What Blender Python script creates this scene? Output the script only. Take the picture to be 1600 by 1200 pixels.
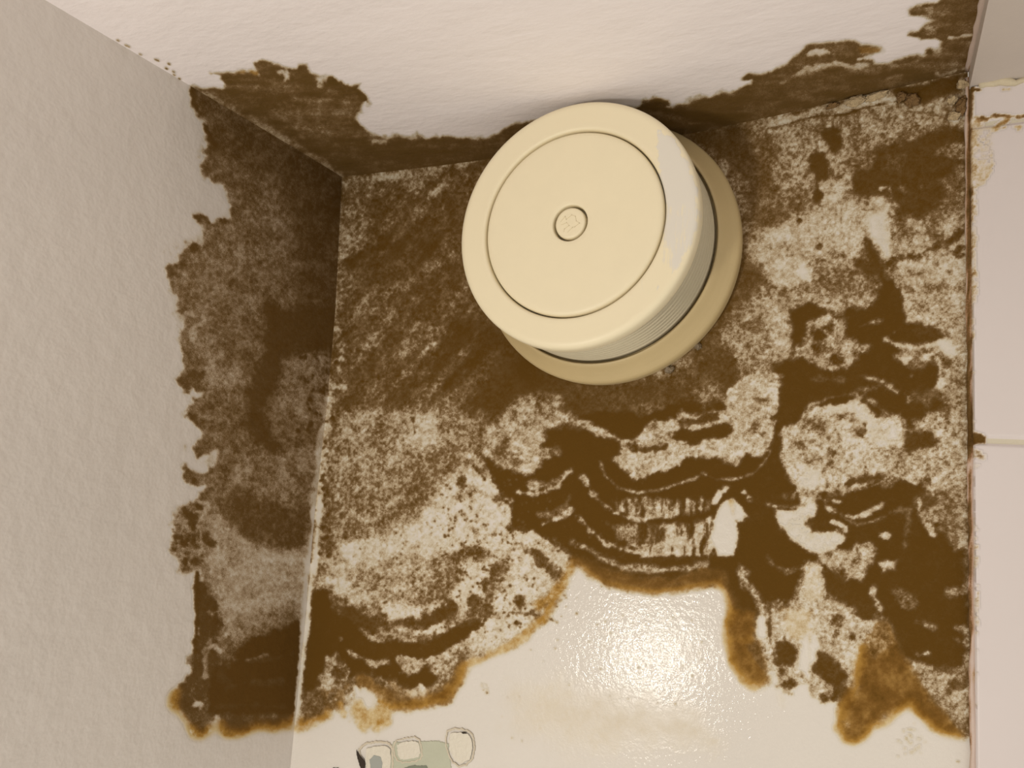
import bpy, bmesh, math, random
import numpy as np
from mathutils import Vector, Matrix, noise as mnoise

for o in list(bpy.data.objects): bpy.data.objects.remove(o)
SC = bpy.context.scene; COL = SC.collection

# ---- camera (metres; back wall y = 0, left wall x = 0, ceiling z = 0) ----
CAM = np.array([.3622, -.4107, -.2106]); ANG = (1.687, -.0643, .4654); FPX = 1138.6
cd = bpy.data.cameras.new('camera'); cam = bpy.data.objects.new('camera', cd); COL.objects.link(cam)
cam.location = CAM; cam.rotation_euler = ANG; cd.sensor_width = 36; cd.sensor_fit = 'HORIZONTAL'
cd.lens = 36*FPX/1600; cd.clip_start = .01; cd.clip_end = 50
SC.camera = cam

# ---- light: dim warm room light from all round, one warm lamp low behind the photographer's left ----
LT = (1., .935, .82)
wd = bpy.data.worlds.new('room_light'); SC.world = wd; wd.use_nodes = True
bg = wd.node_tree.nodes['Background']; bg.inputs[0].default_value = (*LT, 1); bg.inputs[1].default_value = .79
ld = bpy.data.lights.new('room_lamp', 'AREA'); ld.shape = 'DISK'; ld.size = .08; ld.energy = 2.2; ld.color = LT
lamp = bpy.data.objects.new('room_lamp', ld); COL.objects.link(lamp)
lamp.location = (.03, -.80, -.50)
lamp.rotation_euler = (Vector((.2, 0, -.15)) - Vector(lamp.location)).to_track_quat('-Z', 'Y').to_euler()
vs = SC.view_settings; SC.display_settings.display_device = 'sRGB'
vs.view_transform = 'Standard'; vs.look = 'None'; vs.gamma = 1; vs.use_curve_mapping = False; vs.exposure = 0

# ---- photograph pixel <-> point in the room ----
ROT = np.array(cam.rotation_euler.to_matrix())
def to_px(P):
    c = (np.asarray(P, float) - CAM) @ ROT
    return 800 + FPX*c[..., 0]/-c[..., 2], 600 - FPX*c[..., 1]/-c[..., 2]
def hit(px, py, val, ax=1):
    d = ROT @ np.array([(px - 800)/FPX, (600 - py)/FPX, -1.]); return CAM + d*(val - CAM[ax])/d[ax]

# ---- stain maps: every stroke is traced in photograph coordinates, then laid on the wall it grows on ----
X0, Y0, NX, NY = -160, -160, 1920, 1640
TILE = {'A': (220, 80, .35), 'B': (220, 480, .35), 'C': (220, 860, .35), 'D': (700, 560, .35),
        'E': (1080, 80, 1/3), 'F': (1080, 460, 1/3), 'G': (1080, 800, 1/3), 'H': (1360, 0, .18333), 'P': (0, 0, 1.)}
def pts(s):
    out = []
    for tok in s.split():
        if tok[0].isalpha():
            o = TILE[tok[0]]; tok = tok[1:]
            if not tok: continue
        a, b = tok.split(',')
        out.append((o[0] + float(a)*o[2], o[1] + float(b)*o[2]))
    return np.array(out)
def vnoise(rng, sx, sy, n=None, m=None):
    n = n or NX; m = m or NY
    gx = int(n/sx) + 4; gy = int(m/sy) + 4
    G = rng.random((gy, gx)).astype(np.float32)
    def up(a, size, s, axis):
        t = np.arange(size)/s; i = t.astype(int); f = (t - i).astype(np.float32); f = f*f*(3 - 2*f)
        lo = np.take(a, i, axis); hi = np.take(a, i + 1, axis)
        f = f[:, None] if axis == 0 else f[None, :]
        return lo*(1 - f) + hi*f
    return up(up(G, m, sy, 0), n, sx, 1)
rng = np.random.default_rng(7)
def fbm(sc, octs=4, ax=1., ay=1., gain=.55):
    r = 0; a = 1; t = 0
    for k in range(octs):
        s = max(sc/2**k, 1.01); r = r + a*vnoise(rng, max(s*ax, 1.01), max(s*ay, 1.01)); t += a; a *= gain
    r = r/t; return ((r - r.mean())/r.std()).astype(np.float32)
YY, XX = np.mgrid[0:NY, 0:NX].astype(np.float32); XX += X0; YY += Y0
N_EDGE = fbm(26, 5, gain=.62); N_EDGE2 = fbm(14, 4, gain=.7)
N_MID = fbm(14, 4, gain=.7); N_FINE = fbm(4.2, 2, gain=.8); N_BIG = fbm(110, 4)
N_RAY = fbm(5, 3, 1., 6.); N_HOR = fbm(9, 4, 6., 1.)
def rotated(deg, sc, ax):
    c, s = math.cos(math.radians(deg)), math.sin(math.radians(deg)); B = 1500
    f = sum(vnoise(rng, max(sc*ax/2**k, 1.01), max(sc/2**k, 1.01), 3600, 3600)*.6**k for k in range(4)); f = (f - f.mean())/f.std()
    u = np.clip(XX*c + YY*s + B, 0, 3599).astype(int); v = np.clip(-XX*s + YY*c + 600, 0, 3599).astype(int)
    return f[v, u]
N_DIAG = rotated(-50, 13, 6.)
def blur(a, r):
    for ax in (0, 1):
        for _ in range(2):
            p = [(0, 0), (0, 0)]; p[ax] = (r + 1, r); c = np.cumsum(np.pad(a, p, mode='edge'), ax, dtype=np.float64)
            n = a.shape[ax]; a = (np.take(c, range(2*r + 1, 2*r + 1 + n), ax) - np.take(c, range(0, n), ax))/(2*r + 1)
    return a.astype(np.float32)
def sstep(x): x = np.clip(x, 0, 1); return x*x*(3 - 2*x)
class Canvas:
    def __init__(s): s.D = np.zeros((NY, NX), np.float32); s.G = np.zeros_like(s.D); s.O = np.zeros_like(s.D)
    def _put(s, sl, al, v, g, o):
        if v is not None: s.D[sl] = s.D[sl]*(1 - al) + v*al
        if g is not None: s.G[sl] = s.G[sl]*(1 - al) + g*al
        if o is not None: s.O[sl] = s.O[sl]*(1 - al) + o*al
    def _box(s, p, m):
        x0 = max(int(p[:, 0].min() - m) - X0, 0); x1 = min(int(p[:, 0].max() + m) - X0 + 1, NX)
        y0 = max(int(p[:, 1].min() - m) - Y0, 0); y1 = min(int(p[:, 1].max() + m) - Y0 + 1, NY)
        return (slice(y0, y1), slice(x0, x1))
    def _dist(s, p, sl, closed):
        x = XX[sl]; y = YY[sl]; d = np.full(x.shape, 1e9, np.float32); n = len(p)
        ins = np.zeros(x.shape, bool)
        for i in range(n if closed else n - 1):
            a = p[i]; b = p[(i + 1) % n]; e = b - a; L = max(e @ e, 1e-9)
            t = np.clip(((x - a[0])*e[0] + (y - a[1])*e[1])/L, 0, 1)
            d = np.minimum(d, (x - a[0] - t*e[0])**2 + (y - a[1] - t*e[1])**2)
            if closed and a[1] != b[1]:
                c = (a[1] > y) != (b[1] > y)
                ins ^= c & (x < (b[0] - a[0])*(y - a[1])/(b[1] - a[1]) + a[0])
        d = np.sqrt(d)
        return np.where(ins, d, -d) if closed else d
    def fill(s, p, v=None, g=None, o=None, soft=4, rough=5, a=1., mod=None):
        p = pts(p) if isinstance(p, str) else p
        sl = s._box(p, soft + 2*rough + 2); d = s._dist(p, sl, True)
        d = d + rough*(.6*N_EDGE[sl] + .4*N_EDGE2[sl])
        al = sstep(d/(2*soft) + .5)*a
        if mod is not None: al = al*np.clip(.5 + mod[0]*(mod[1][sl] + mod[2]), 0, 1)
        s._put(sl, al, v, g, o)
    def line(s, p, w, v=None, g=None, o=None, soft=3, rough=2.5, a=1., mod=None):
        p = pts(p) if isinstance(p, str) else p
        sl = s._box(p, w + soft + 2*rough + 2); d = w/2 - s._dist(p, sl, False)
        d = d + rough*(.5*N_EDGE[sl] + .6*N_EDGE2[sl])
        al = sstep(d/(2*soft) + .5)*a
        if mod is not None: al = al*np.clip(.5 + mod[0]*(mod[1][sl] + mod[2]), 0, 1)
        s._put(sl, al, v, g, o)
    def dots(s, txt, v, soft=2, rough=2, g=None, a=1.):          # "T u,v,r ..." blobs with photograph-pixel radius
        for tok in txt.split():
            if tok[0].isalpha():
                t = TILE[tok[0]]; tok = tok[1:]
                if not tok: continue
            u, w, r = map(float, tok.split(','))
            c = np.array([[t[0] + u*t[2], t[1] + w*t[2]]]); c = np.vstack([c - .3, c + .3])
            s.line(c, 2*r, v, g, None, soft + .35*r, max(rough, .75*r), a)
    def done(s, soften=0, mid=.09, fine=.12):
        D = s.D
        if soften: D = .6*D + .4*blur(D, soften)
        of = np.clip(blur(s.O, 4)*1.2, 0, 1); D = D*(1 - of) + (blur(s.D, 7) + .05*N_MID*np.clip(s.D*2, 0, 1))*of      # the amber growing front is soft
        s.G = np.clip(np.maximum(s.G, .9*4*D*(1 - D)*(D > .05)*(1 - of)), 0, 1)
        D = D + s.G*(mid*N_MID + fine*N_FINE)*np.clip(D*6, 0, 1)
        return np.clip(D, -.1, 1.08).astype(np.float32), s.G, s.O

# ---------------- left wall ----------------
L = Canvas()
LOUT = ('A225,160 235,230 260,290 290,360 320,410 280,440 290,470 270,520 290,560 320,580 365,600 385,640 400,690 '
        '395,740 330,745 235,735 260,780 270,850 265,880 235,855 205,895 170,910 180,970 140,950 110,965 110,1010 '
        '130,1060 160,1090 165,1130 B170,10 200,50 185,110 155,150 180,210 190,270 160,310 165,350 190,370 270,345 285,380 200,450 '
        '210,510 260,560 240,610 230,660 270,670 310,660 320,690 275,745 240,730 205,700 185,710 195,750 220,790 '
        '280,800 250,840 190,880 150,960 135,1000 140,1070 165,1150 185,1185 225,1185 265,1170 C270,95 255,180 '
        '250,280 245,370 240,450 195,470 200,505 230,520 215,570 175,600 150,640 140,690 170,740 200,770 230,820 '
        '270,835 320,800 335,750 355,750 360,800 390,825 450,820 520,790 600,790 660,770 690,730 760,720 '
        'P760,900 760,200 A900,500 600,360 300,175')
L.fill(LOUT, .66, .55, 0, soft=3, rough=3.5)
L.fill('A640,430 900,560 1100,600 1100,1190 700,1190 700,900 660,600', .78, .3, soft=14)  # shaded column beside the corner, its shade painted in as denser mould
L.fill('A230,180 600,380 880,560 700,620 500,520 340,480 300,400', .76, .35, soft=8)
L.fill('A300,800 600,640 660,900 560,1190 200,1190 150,1000', .60, .5, soft=18)
L.fill('B240,120 400,160 420,330 300,420 220,260', .5, .5, soft=14, a=.8)
L.fill('B560,0 900,0 880,250 640,230 620,320 520,470 560,560 640,650 560,680 470,520 500,300 560,200', .88, .3, soft=9)
L.fill('B640,240 830,200 850,470 720,520 620,420', .55, .8, soft=10)
for k in range(150):                               # dark pin heads close to the corner
    u = rng.uniform(0, 1); vv = rng.uniform(200, 1150)
    cx = 860 - (max(vv, 430) - 430)*.12 - abs(rng.normal())*(70 if vv < 600 else 35)
    L.dots('B%f,%f,%f' % (cx, vv, rng.uniform(.7, 2.6)), .95, 1, .8)
L.fill('B420,660 760,620 760,900 620,930 450,850 380,760', .56, .55, soft=14)
L.fill('B380,820 560,850 740,900 730,1060 690,1100 560,1060 450,1020 380,960', .78, .5, soft=10)
L.fill('B320,880 390,960 460,1040 620,1090 700,1110 770,980 850,1200 300,1200 300,1000', .36, .3, soft=8)
L.fill('C300,0 750,0 740,290 560,350 430,400 350,250 300,120', .36, .35, soft=8)
L.fill('C430,330 560,280 720,230 720,330 600,350 460,400', .55, .5, soft=10)
L.fill('C430,430 500,390 560,365 640,345 760,315 760,700 660,760 560,740 400,740 290,730 280,600 310,530 380,510', 1.02, .12, soft=5)
L.fill('C360,530 420,600 540,590 620,600 500,610 400,620 340,580', .88, .3, soft=6, a=.7)
L.fill('C255,100 290,130 300,230 350,330 330,420 310,560 290,700 230,700 200,600 235,520 240,380 250,260', .88, .4, soft=5)
L.line('C250,100 250,300 242,450', 7, 1, soft=2, rough=1)
L.fill('C150,620 220,600 300,650 290,740 240,800 190,760 150,700', .86, .35, soft=5)
L.fill('C350,740 560,740 690,720 660,780 520,795 400,820 360,790', .86, .2, soft=6)
L.line('C240,690 275,680 260,720', 8, .12, soft=3); L.line('C340,745 345,790', 5, .2)
L.line('C430,320 420,420 410,490 500,490 560,470', 5, .5, soft=3); L.line('C290,440 330,420 355,455 330,440', 3, .3, soft=1.5, rough=1)
L.line('C350,290 410,320 390,300 430,330 380,370 350,400', 5, .35, soft=2)
L.line('C280,130 330,150 350,260 300,270 330,300', 4, .4, soft=2); L.line('C290,560 280,480 300,400', 5, .5, soft=3)
L.fill('B150,880 280,860 330,940 310,1080 280,1180 160,1180 130,1050', .5, .3, soft=5)
L.dots('B215,930,14 165,985,7 215,1035,13 285,1035,9 150,1080,5 190,1140,9 240,1140,8 400,1120,6 240,1075,8 250,890,7 150,1020,6 C205,20,8 235,50,8 400,30,6 300,240,8 330,320,7', .9, 2.5, 3)
L.line('B230,860 300,880 260,960 270,1080 220,1100', 4, .3, soft=2)
L.line('B200,30 300,50 220,100 235,150', 4, .35, soft=3); L.line('B300,680 330,650 320,700', 8, .2, soft=3)
L.dots('B200,715,6 225,735,4 245,640,9 225,330,14 230,490,9 250,520,8 290,610,9 A250,880,9 135,985,7 190,950,6 300,450,9 300,540,8 260,740,4 300,750,4', .84, 3, 2, a=.8)
L.line('A225,160 235,230 260,290 300,370 330,415', 6, .92, soft=3); L.line('A240,738 330,750 390,760', 5, .9, soft=3)
for q in ('C150,640 140,690 170,740 230,820 270,835 320,800', 'C355,790 390,825 450,820 520,790 600,790 660,770 700,740'):
    L.line(q, 20, None, None, 1, soft=8)
VEIN = sstep(1 - np.abs(N_EDGE2)/.22)
for q in ('C270,100 300,230 360,330 340,440 310,560 290,740 240,810 150,700 190,600 235,500 240,250', 'B170,860 300,850 330,980 300,1170 180,1180 130,1050', 'A110,900 300,800 400,900 350,1190 180,1190', 'B150,0 380,0 380,300 200,380', 'B200,400 420,450 420,760 280,800 200,600'):
    L.fill(q, .42, .3, soft=6, a=.55, mod=(1.6, VEIN, -.62))
L.line('C330,490 450,500 600,480 700,460', 4, .9, .2, soft=4)
L.line('C380,610 500,585 620,585', 4, .84, .3, soft=4)
L.line('C330,700 500,690 650,700', 5, .9, .3, soft=5)
# pale worn ridge of the corner, on both walls
RIDGE = 'B850,330 835,430 820,540 800,620 785,760 770,900 755,1190 C750,30 740,200 732,300 715,500 700,650'
L.line('B855,360 835,430 815,540', 12, .4, .6, soft=4); L.line('B815,540 795,700 775,900', 14, .22, .4, soft=5)
L.line('B775,900 750,1190 C742,60 730,300 712,500 700,650 690,760', 9, .04, .05, 0, soft=3, rough=1.5)

# ---------------- ceiling ----------------
K = Canvas()
K.fill('A200,150 290,165 370,160 385,150 345,125 355,110 315,100 330,90 400,95 450,85 500,90 530,105 500,50 540,42 '
       '600,55 640,70 700,75 705,55 740,60 755,95 830,115 870,140 930,155 985,140 970,165 1010,215 990,235 940,230 '
       '900,225 960,270 950,300 1000,340 1060,370 1085,390 1040,400 1100,405 1160,390 1230,395 1300,385 1400,380 '
       '1480,395 1540,385 1600,365 P792,199 826,189 900,175 1000,165 1010,158 1025,150 1045,155 1048,165 1030,170 '
       'E0,240 110,210 190,190 280,150 285,130 240,130 270,105 320,105 380,90 400,75 440,60 480,30 520,-10 '
       'P1262,70 1290,66 1335,62 1345,70 1376,72 1365,85 1340,92 H20,500 50,535 140,535 230,510 330,475 400,465 '
       '450,480 480,440 530,420 550,440 580,460 600,430 590,380 605,350 560,320 430,340 400,310 310,300 340,270 '
       '400,265 470,210 550,180 560,165 500,135 400,130 340,125 330,80 350,60 420,40 480,25 560,25 610,-10 '
       '650,-300 1100,-300 1100,1500 0,1500 P900,400 500,400 200,200', .76, .2, 0, soft=2.5, rough=1.6)
K.fill('A380,180 700,160 900,240 900,330 700,330 600,300 480,250', .80, .1, soft=8)
K.fill('A560,250 900,180 1000,230 940,330 1050,390 800,400 680,350', .70, .45, soft=8)
K.fill('A650,370 1600,400 P800,300 A900,560', .80, .3, soft=8)
K.fill('A900,440 1100,470 1300,440 1600,400 P800,290 A900,600', .86, .15, soft=6)
K.line('A380,170 470,225 600,310 700,390 820,470', 12, .84, soft=5)
K.line('A230,165 300,190 430,270 520,320 620,380 720,430 830,510 890,560', 10, .5, .8, soft=5, a=.9)
K.dots('A650,102,9 800,120,6', .12, 3, 2)
K.line('A850,170 900,180 940,160', 3, .45, a=.7); K.line('A690,210 800,230 900,260', 3, .55, a=.7); K.line('A1040,400 1090,402', 3, .3)
K.line('A420,100 480,85 520,100', 3, .5, 0, 1, a=.8)
K.line('A310,97 350,105', 5, .4, None, 1, soft=3)
K.line('A850,130 900,150 960,170 1000,215', 5, .95, soft=2)
K.fill('E120,210 400,180 700,130 950,100 1250,80 1320,60 1320,200 900,220 500,300 100,350 P1000,260 1040,200', .80, .3, soft=8)
K.fill('E0,245 250,200 250,330 0,390', .93, .2, soft=10)
K.line('E560,10 640,0 700,30', 5, .15, soft=2); K.line('E540,80 600,75 680,50 760,70 830,60', 7, .28, .5, soft=3); K.line('E420,150 520,90 580,60', 4, .4, .5, soft=3)
K.line('E800,-5 900,0 820,30', 6, .1, soft=2)
K.line('E860,75 1000,60 1150,10', 3, .45, soft=2, a=.5)
K.line('H670,318 740,315 790,300 860,292', 4, .1, soft=2, rough=.8); K.line('H455,262 520,255', 2.5, .4, a=.7); K.line('H470,75 510,70 500,120', 4, .4, soft=2, a=.8)
K.fill('P1340,72 1378,74 1374,82 1345,82', .75, .1, .6, soft=2, rough=1)
K.line('H600,120 700,50 780,20', 2, .7, soft=2, a=.7)
K.fill('H500,430 840,400 850,560 600,640 500,560', .68, .6, soft=6)
K.line('H560,630 640,630 740,590 850,570', 3, .4, .5, soft=2); K.line('H90,690 170,655 250,640', 3, .5, .5, soft=2, a=.7)
K.dots('H520,450,5', .95); K.fill('H850,500 900,500 900,650 850,650', .35, .5, soft=2, rough=1, a=.5)
K.line('P1010,163 1040,170 1090,182 1130,190', 10, .98, soft=4); K.dots('P1028,158,7', 1)
K.D += .06*N_HOR*np.clip(K.D*2, 0, 1)*(K.D < .97)
for t in 'P183,62 P196,70 P200,72 P218,84 P245,93 P242,92 P259,106 P270,111 P271,116 P279,122 P263,99'.split(): K.line(t + ' ' + '%s,%s' % (float(t[1:].split(',')[0]) + 2.5, float(t.split(',')[1]) + 1.2), 1.8, .95, soft=.8, rough=.3)

# ---------------- back wall ----------------
W = Canvas()
FRONT = ('C700,770 760,770 830,735 845,680 880,665 900,720 930,690 950,640 960,600 1000,640 1040,670 1090,700 1130,712 '
         '1200,720 1290,710 1370,670 1430,600 1450,520 1460,500 1530,490 1600,450 P800,1010 835,985 865,950 880,930 D540,940 590,920 '
         '640,970 720,1010 820,1040 920,1050 1020,1045 1120,1020 1200,1000 1240,1020 1250,1080 1255,1150 '
         'G170,400 190,460 165,540 160,600 190,700 230,780 300,830 350,830 380,790 440,840 480,820 540,800 560,850 '
         '620,900 650,900 700,880 690,950 690,1010 720,1070 760,1085 810,1060 850,1000 920,990 970,930 1020,890 1070,940 '
         '1130,1000 1190,1030 1250,1050 1400,1070 P1640,1150 1700,50 400,50 400,1120')
W.fill(FRONT, .60, .7, 0, soft=5, rough=3)
# upper left, between corner and vent
W.fill('A860,480 1700,300 P860,560 840,640 B1400,560 870,520', .75, .26, soft=16)
W.fill('A880,600 1030,580 1020,860 930,960 950,1190 B860,250 850,0', .60, .5, soft=9)
W.fill('A930,980 1250,700 1600,500 1600,900 B1550,200 1250,300 950,420 900,200', .80, .22, soft=16)
W.line('A930,945 1050,890 1150,790 1210,690 1330,600', 13, .9, .2, soft=7)
W.line('A1100,1000 1300,850 1420,700', 20, .86, .3, soft=9); W.line('A980,1130 1150,1060 1330,950', 14, .66, .5, soft=8)
W.line('A1000,1180 1150,1040', 12, .56, .6, soft=7); W.line('A1280,640 1450,560', 10, .6, .6, soft=7)
W.line('A900,590 1050,565 1200,545 1350,515 1500,480', 13, .5, .9, soft=5)
W.fill('B1330,60 1500,0 P790,540 850,590 800,640 B1560,500 1400,440 1290,260', .9, .25, soft=12)
W.fill('B880,470 1150,440 1450,480 1480,620 1300,700 1120,990 860,1010', .54, .8, soft=14)
W.line('B1080,400 1190,290 1300,170 1360,110', 7, .48, .5, soft=4, a=.9); W.line('B1260,200 1290,175', 6, .3, .4)
W.line('B880,900 1100,830 1280,720 1470,610', 46, .66, .7, soft=16)
W.line('B850,1000 1000,1005 1130,950 1230,870 1300,820', 30, .68, .7, soft=12)
W.fill('B1200,490 1310,510 1330,580 1250,640 1180,600', .30, .5, soft=5, a=.8)
W.line('B930,500 1040,490', 14, .35, .8, soft=7, a=.7); W.line('B880,440 980,420', 9, .8, .4, soft=5)
# pale fan under it
W.fill('B1530,650 1420,720 1320,840 1200,960 1060,1040 880,1050 860,1190 C770,160 850,160 900,240 1100,330 1420,330 '
       '1460,420 1500,480 1600,440 P865,940 890,910 D520,830 400,750 290,640 180,520 60,430', .13, .75, soft=6)
W.line('B1490,690 1400,740 1290,860 1130,990', 10, .35, 1., soft=10, a=.6)
W.fill('C900,80 1100,20 1350,10 1440,80 1400,220 1270,270 1080,230 950,190', .47, .8, soft=10)
W.fill('C1100,70 1250,85 1360,90 1250,110 1130,100', .30, .5, soft=5, a=.6)
W.fill('C830,30 900,10 960,60 880,140 840,100', .32, .4, soft=6); W.line('C880,20 890,45 870,60 880,10', 4, .5)
W.dots('B1490,710,3 1515,740,4 1535,765,4 1443,765,3 1215,510,2.5 1222,545,3.5 1430,845,2', .95, 1.5, 1)
W.line('B1215,500 1225,560', 5, .95, soft=2, rough=1); W.line('B1490,710 1535,765', 6, .95, soft=2, rough=1.5)
W.line('B1410,850 1500,820 1600,870', 9, .55, 1, soft=5, a=.7); W.line('B1380,1120 1480,1100 1540,1110', 22, .6, 1., soft=9, a=.8)
W.dots('B1430,790,4 1570,1020,5 1490,1000,5', .6, 2, 2)
# dark arcs lower left
W.fill('C760,170 850,155 870,260 930,250 1000,290 1030,370 1100,395 1200,405 1330,395 1410,345 1490,295 1520,330 1460,385 1390,440 '
       '1340,560 1350,590 1250,640 1150,610 1000,570 930,570 850,490 820,560 790,660 700,690 690,500 740,300', 1.02, .12, soft=3.5)
W.fill('C850,250 900,200 960,240 900,300', .55, .6, soft=4); W.fill('C940,240 1060,220 1050,270 1090,330 1040,360 1010,300', .5, .6, soft=4)
W.fill('C990,340 1060,370 1100,400 1060,420 1000,390', .45, .6, soft=3); W.line('C1085,300 1105,325 1075,350', 5, .2, soft=2); W.dots('C1155,250,5 895,390,2.5 1100,320,4', .1, 1.5, 1)
W.fill('C700,640 800,600 830,700 770,770 700,770', .62, .6, soft=6)
W.line('P530,948 560,965 590,978 627,972 666,972 700,956 716,944', 20, .93, .3, soft=6, rough=5)
W.line('C1130,350 1250,370 1350,340 1450,265', 9, .12, .6, soft=3, rough=4)
W.line('C1180,400 1230,405', 5, .3, .5); W.fill('C1390,180 1480,150 1490,250 1400,300', .15, .5, soft=4)
W.line('C1000,430 1100,445 1250,440 1380,400', 12, 1, .1, soft=4)
W.line('C950,455 1050,512 1110,490', 6, .32, .6, soft=3, rough=3); W.line('C1160,485 1240,495 1330,480 1420,430 1480,400', 9, .25, .7, soft=3, rough=4)
W.fill('C1150,500 1260,510 1240,560 1170,540', .4, .8, soft=4); W.fill('C1290,520 1420,470 1450,520 1400,600 1330,650 1250,660 1330,570', .42, .8, soft=5)
W.fill('C830,480 870,465 920,530 920,570 870,570 900,640 880,660 820,640 800,580', .38, .6, soft=4); W.dots('C870,545,7', .95)
W.fill('C810,620 930,600 930,660 905,715 880,720 850,640 830,700', .62, .5, .3, soft=4)
W.fill('C950,600 1010,580 1130,590 1250,650 1350,600 1440,510 1440,560 1380,660 1290,705 1200,715 1130,705 1060,670 1000,640', .72, .35, .35, soft=5)
W.line('C1150,650 1200,630 1240,640', 6, .4, .6, soft=4)
W.line('C1010,570 1110,590 1200,640 1280,650 1370,600', 14, .62, .5, 0, soft=6, mod=(.6, N_MID, .2))
W.line('C1215,640 1245,600 1260,640', 7, .15, .4, soft=3)
W.line('C1060,680 1150,690 1250,690 1350,650 1420,580 1440,530', 15, .66, .1, 1, soft=6, rough=2)
W.line('C980,570 1050,620 1120,660', 14, .72, .3, .6, soft=5)
W.fill('C940,700 990,650 1010,720 1060,690 1120,700 1110,780 1060,830 1030,790 1000,825 950,800', .36, .3, 1, soft=5, rough=4)
W.fill('C990,620 1040,640 1050,700 1010,690 970,650', .03, .1, 0, soft=4)
W.line('C700,775 760,765 830,735', 14, .45, .2, 1, soft=6); W.line('C895,680 905,725', 8, .4, .2, 1, soft=4)
W.dots('C1515,235,8 1560,170,8 1590,100,6 1500,260,5 1480,320,6', .92, 2, 3)
W.dots('C1525,600,3.5 1540,610,2.5', .35, 3, 2)
W.line('C1470,505 1530,485 1600,450 P820,993 850,965 872,925', 9, .32, .2, 1, soft=5)
# specks over the pale field right of it
W.dots('D210,620,7 200,790,5 150,1110,12 120,1080,7 230,955,9 180,1030,10 420,915,13 400,880,7 30,880,8 70,860,6 320,1085,6 320,1070,3 10,1120,10 490,960,9 60,540,4 75,535,2', .82, 3, 4)
W.line('D280,760 370,755 430,790', 7, .85, .4, soft=3, rough=4); W.line('D190,615 240,630 290,650', 7, .8, .5, soft=3, rough=4)
W.line('D250,1135 330,1138 400,1145 450,1160 490,1180', 1.6, .8, soft=1, rough=1.5, a=.8)
W.line('D230,900 300,840 400,830 500,850', 8, .35, .8, soft=6, a=.7)
W.line('D410,1100 460,1060 520,1000 550,930', 14, .5, .4, .9, soft=6)
W.line('D20,1180 130,1140 200,1040 260,960', 16, .5, .9, soft=8, a=.8)
# dark smooth zone below the vent
W.fill('P780,520 880,590 1060,595 1180,470 E330,1190 F420,60 480,300 350,370 240,420 180,460 60,560 D1000,260 880,300 700,300 620,330 450,320 370,190 280,160 200,60', .88, .12, soft=8)
W.fill('D860,200 960,190 1000,260 900,290 840,250', .70, .1, soft=10, a=.8); W.line('D900,160 980,120 1080,70', 6, .78, 0, soft=6, a=.8)
W.fill('D1100,180 1230,150 1200,230 1110,230', .75, .3, soft=6); W.line('D990,160 1020,200', 3, .9, soft=2)
# the large fans
W.fill('D140,440 240,360 430,320 640,240 900,250 1300,120 F470,20 560,60 900,500 900,1190 G950,100 950,400 640,400 560,230 480,390 440,440 '
       '350,430 300,560 190,430 150,330 D1240,1000 1100,1010 900,1030 760,1010 640,950 560,900 520,830 430,800 300,730 290,640 230,600 180,510', 1.02, .1, soft=4)
W.fill('D150,430 190,310 300,190 380,170 450,175 550,250 610,290 520,310 430,310 430,390 480,410 430,470 370,510 270,490 190,460', .36, .9, soft=6)
W.fill('D190,400 260,350 280,430 340,470 260,480 200,450', .78, .4, soft=7); W.dots('D420,170,6 400,220,5', .75, 3, 3); W.dots('D480,410,6', .55, 4, 2)
W.fill('D640,310 760,340 800,370 880,350 900,290 1000,270 1040,240 1150,240 1260,230 1220,180 1300,90 1400,50 1490,80 1520,200 1460,290 1450,400 '
       '1400,440 1330,440 1290,480 1220,435 1150,440 1080,430 1040,490 960,500 900,520 870,550 810,530 760,490 720,450 780,400 780,380 700,350', .24, .85, soft=4, rough=4)
W.fill('D1090,150 1230,90 1230,190 1140,230', .6, .6, soft=8)
W.line('D1040,350 1130,340 1230,325', 23, 1, .1, soft=3, rough=3); W.line('D1050,285 1120,275 1200,265', 15, .9, .3, soft=3, rough=3); W.line('D870,402 940,395 980,385', 7, .95, .3, soft=2, rough=3)
W.dots('D950,340,8 1412,346,8 830,395,5 980,330,4 1250,310,6', .98, 2, 2.5); W.dots('D1350,320,9', .6, 4, 4); W.line('D1330,180 1430,190', 6, .6, .8, soft=4)
W.line('D980,372 1060,374', 3, .25, soft=1.5, rough=1); W.line('D1080,312 1150,300 1240,270', 4, .3, .6, soft=2)
W.fill('D900,300 1000,300 980,360 870,380', .35, 1, soft=5)
W.fill('D680,420 760,410 740,450 720,490 680,470', 1, .1, soft=3)
W.line('D680,460 700,520 760,578 850,603 950,585 1050,552 1118,530', 4, .42, .5, soft=2, rough=1.2)
W.line('D1140,515 1200,540 1290,537 1370,510 1430,440 1452,380', 4.5, .38, .5, soft=2, rough=1.2)
W.line('D605,530 640,600 700,650 760,690', 8, .3, .9, soft=3, rough=3)
W.line('D740,692 800,708 880,716 940,702', 6, .2, .5, soft=2.5, rough=2)
W.fill('D720,630 880,620 1060,640 1160,630 1180,690 1040,700 900,715 740,690', .36, .6, soft=4, rough=3, mod=(.55, N_RAY, .1))
W.fill('D960,745 1080,735 1190,690 1200,890 1080,885 860,885 850,840 960,820', .18, .6, soft=5, rough=3, mod=(.7, N_RAY, 1.0))
W.fill('D700,735 960,745 960,850 850,855 760,810', .5, .7, soft=5, rough=3, mod=(.5, N_RAY, .3))
W.line('D590,710 640,765 700,822 780,850 860,870', 7, .2, .8, soft=3, rough=3.5)
W.fill('D1185,700 1225,650 1272,622 1300,650 1352,712 1340,738 1290,728 1292,800 1275,885 1200,890 1175,800', .03, .15, soft=2, rough=2)
W.line('D1265,640 1275,690', 5, .15, .3, .8, soft=3)
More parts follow.
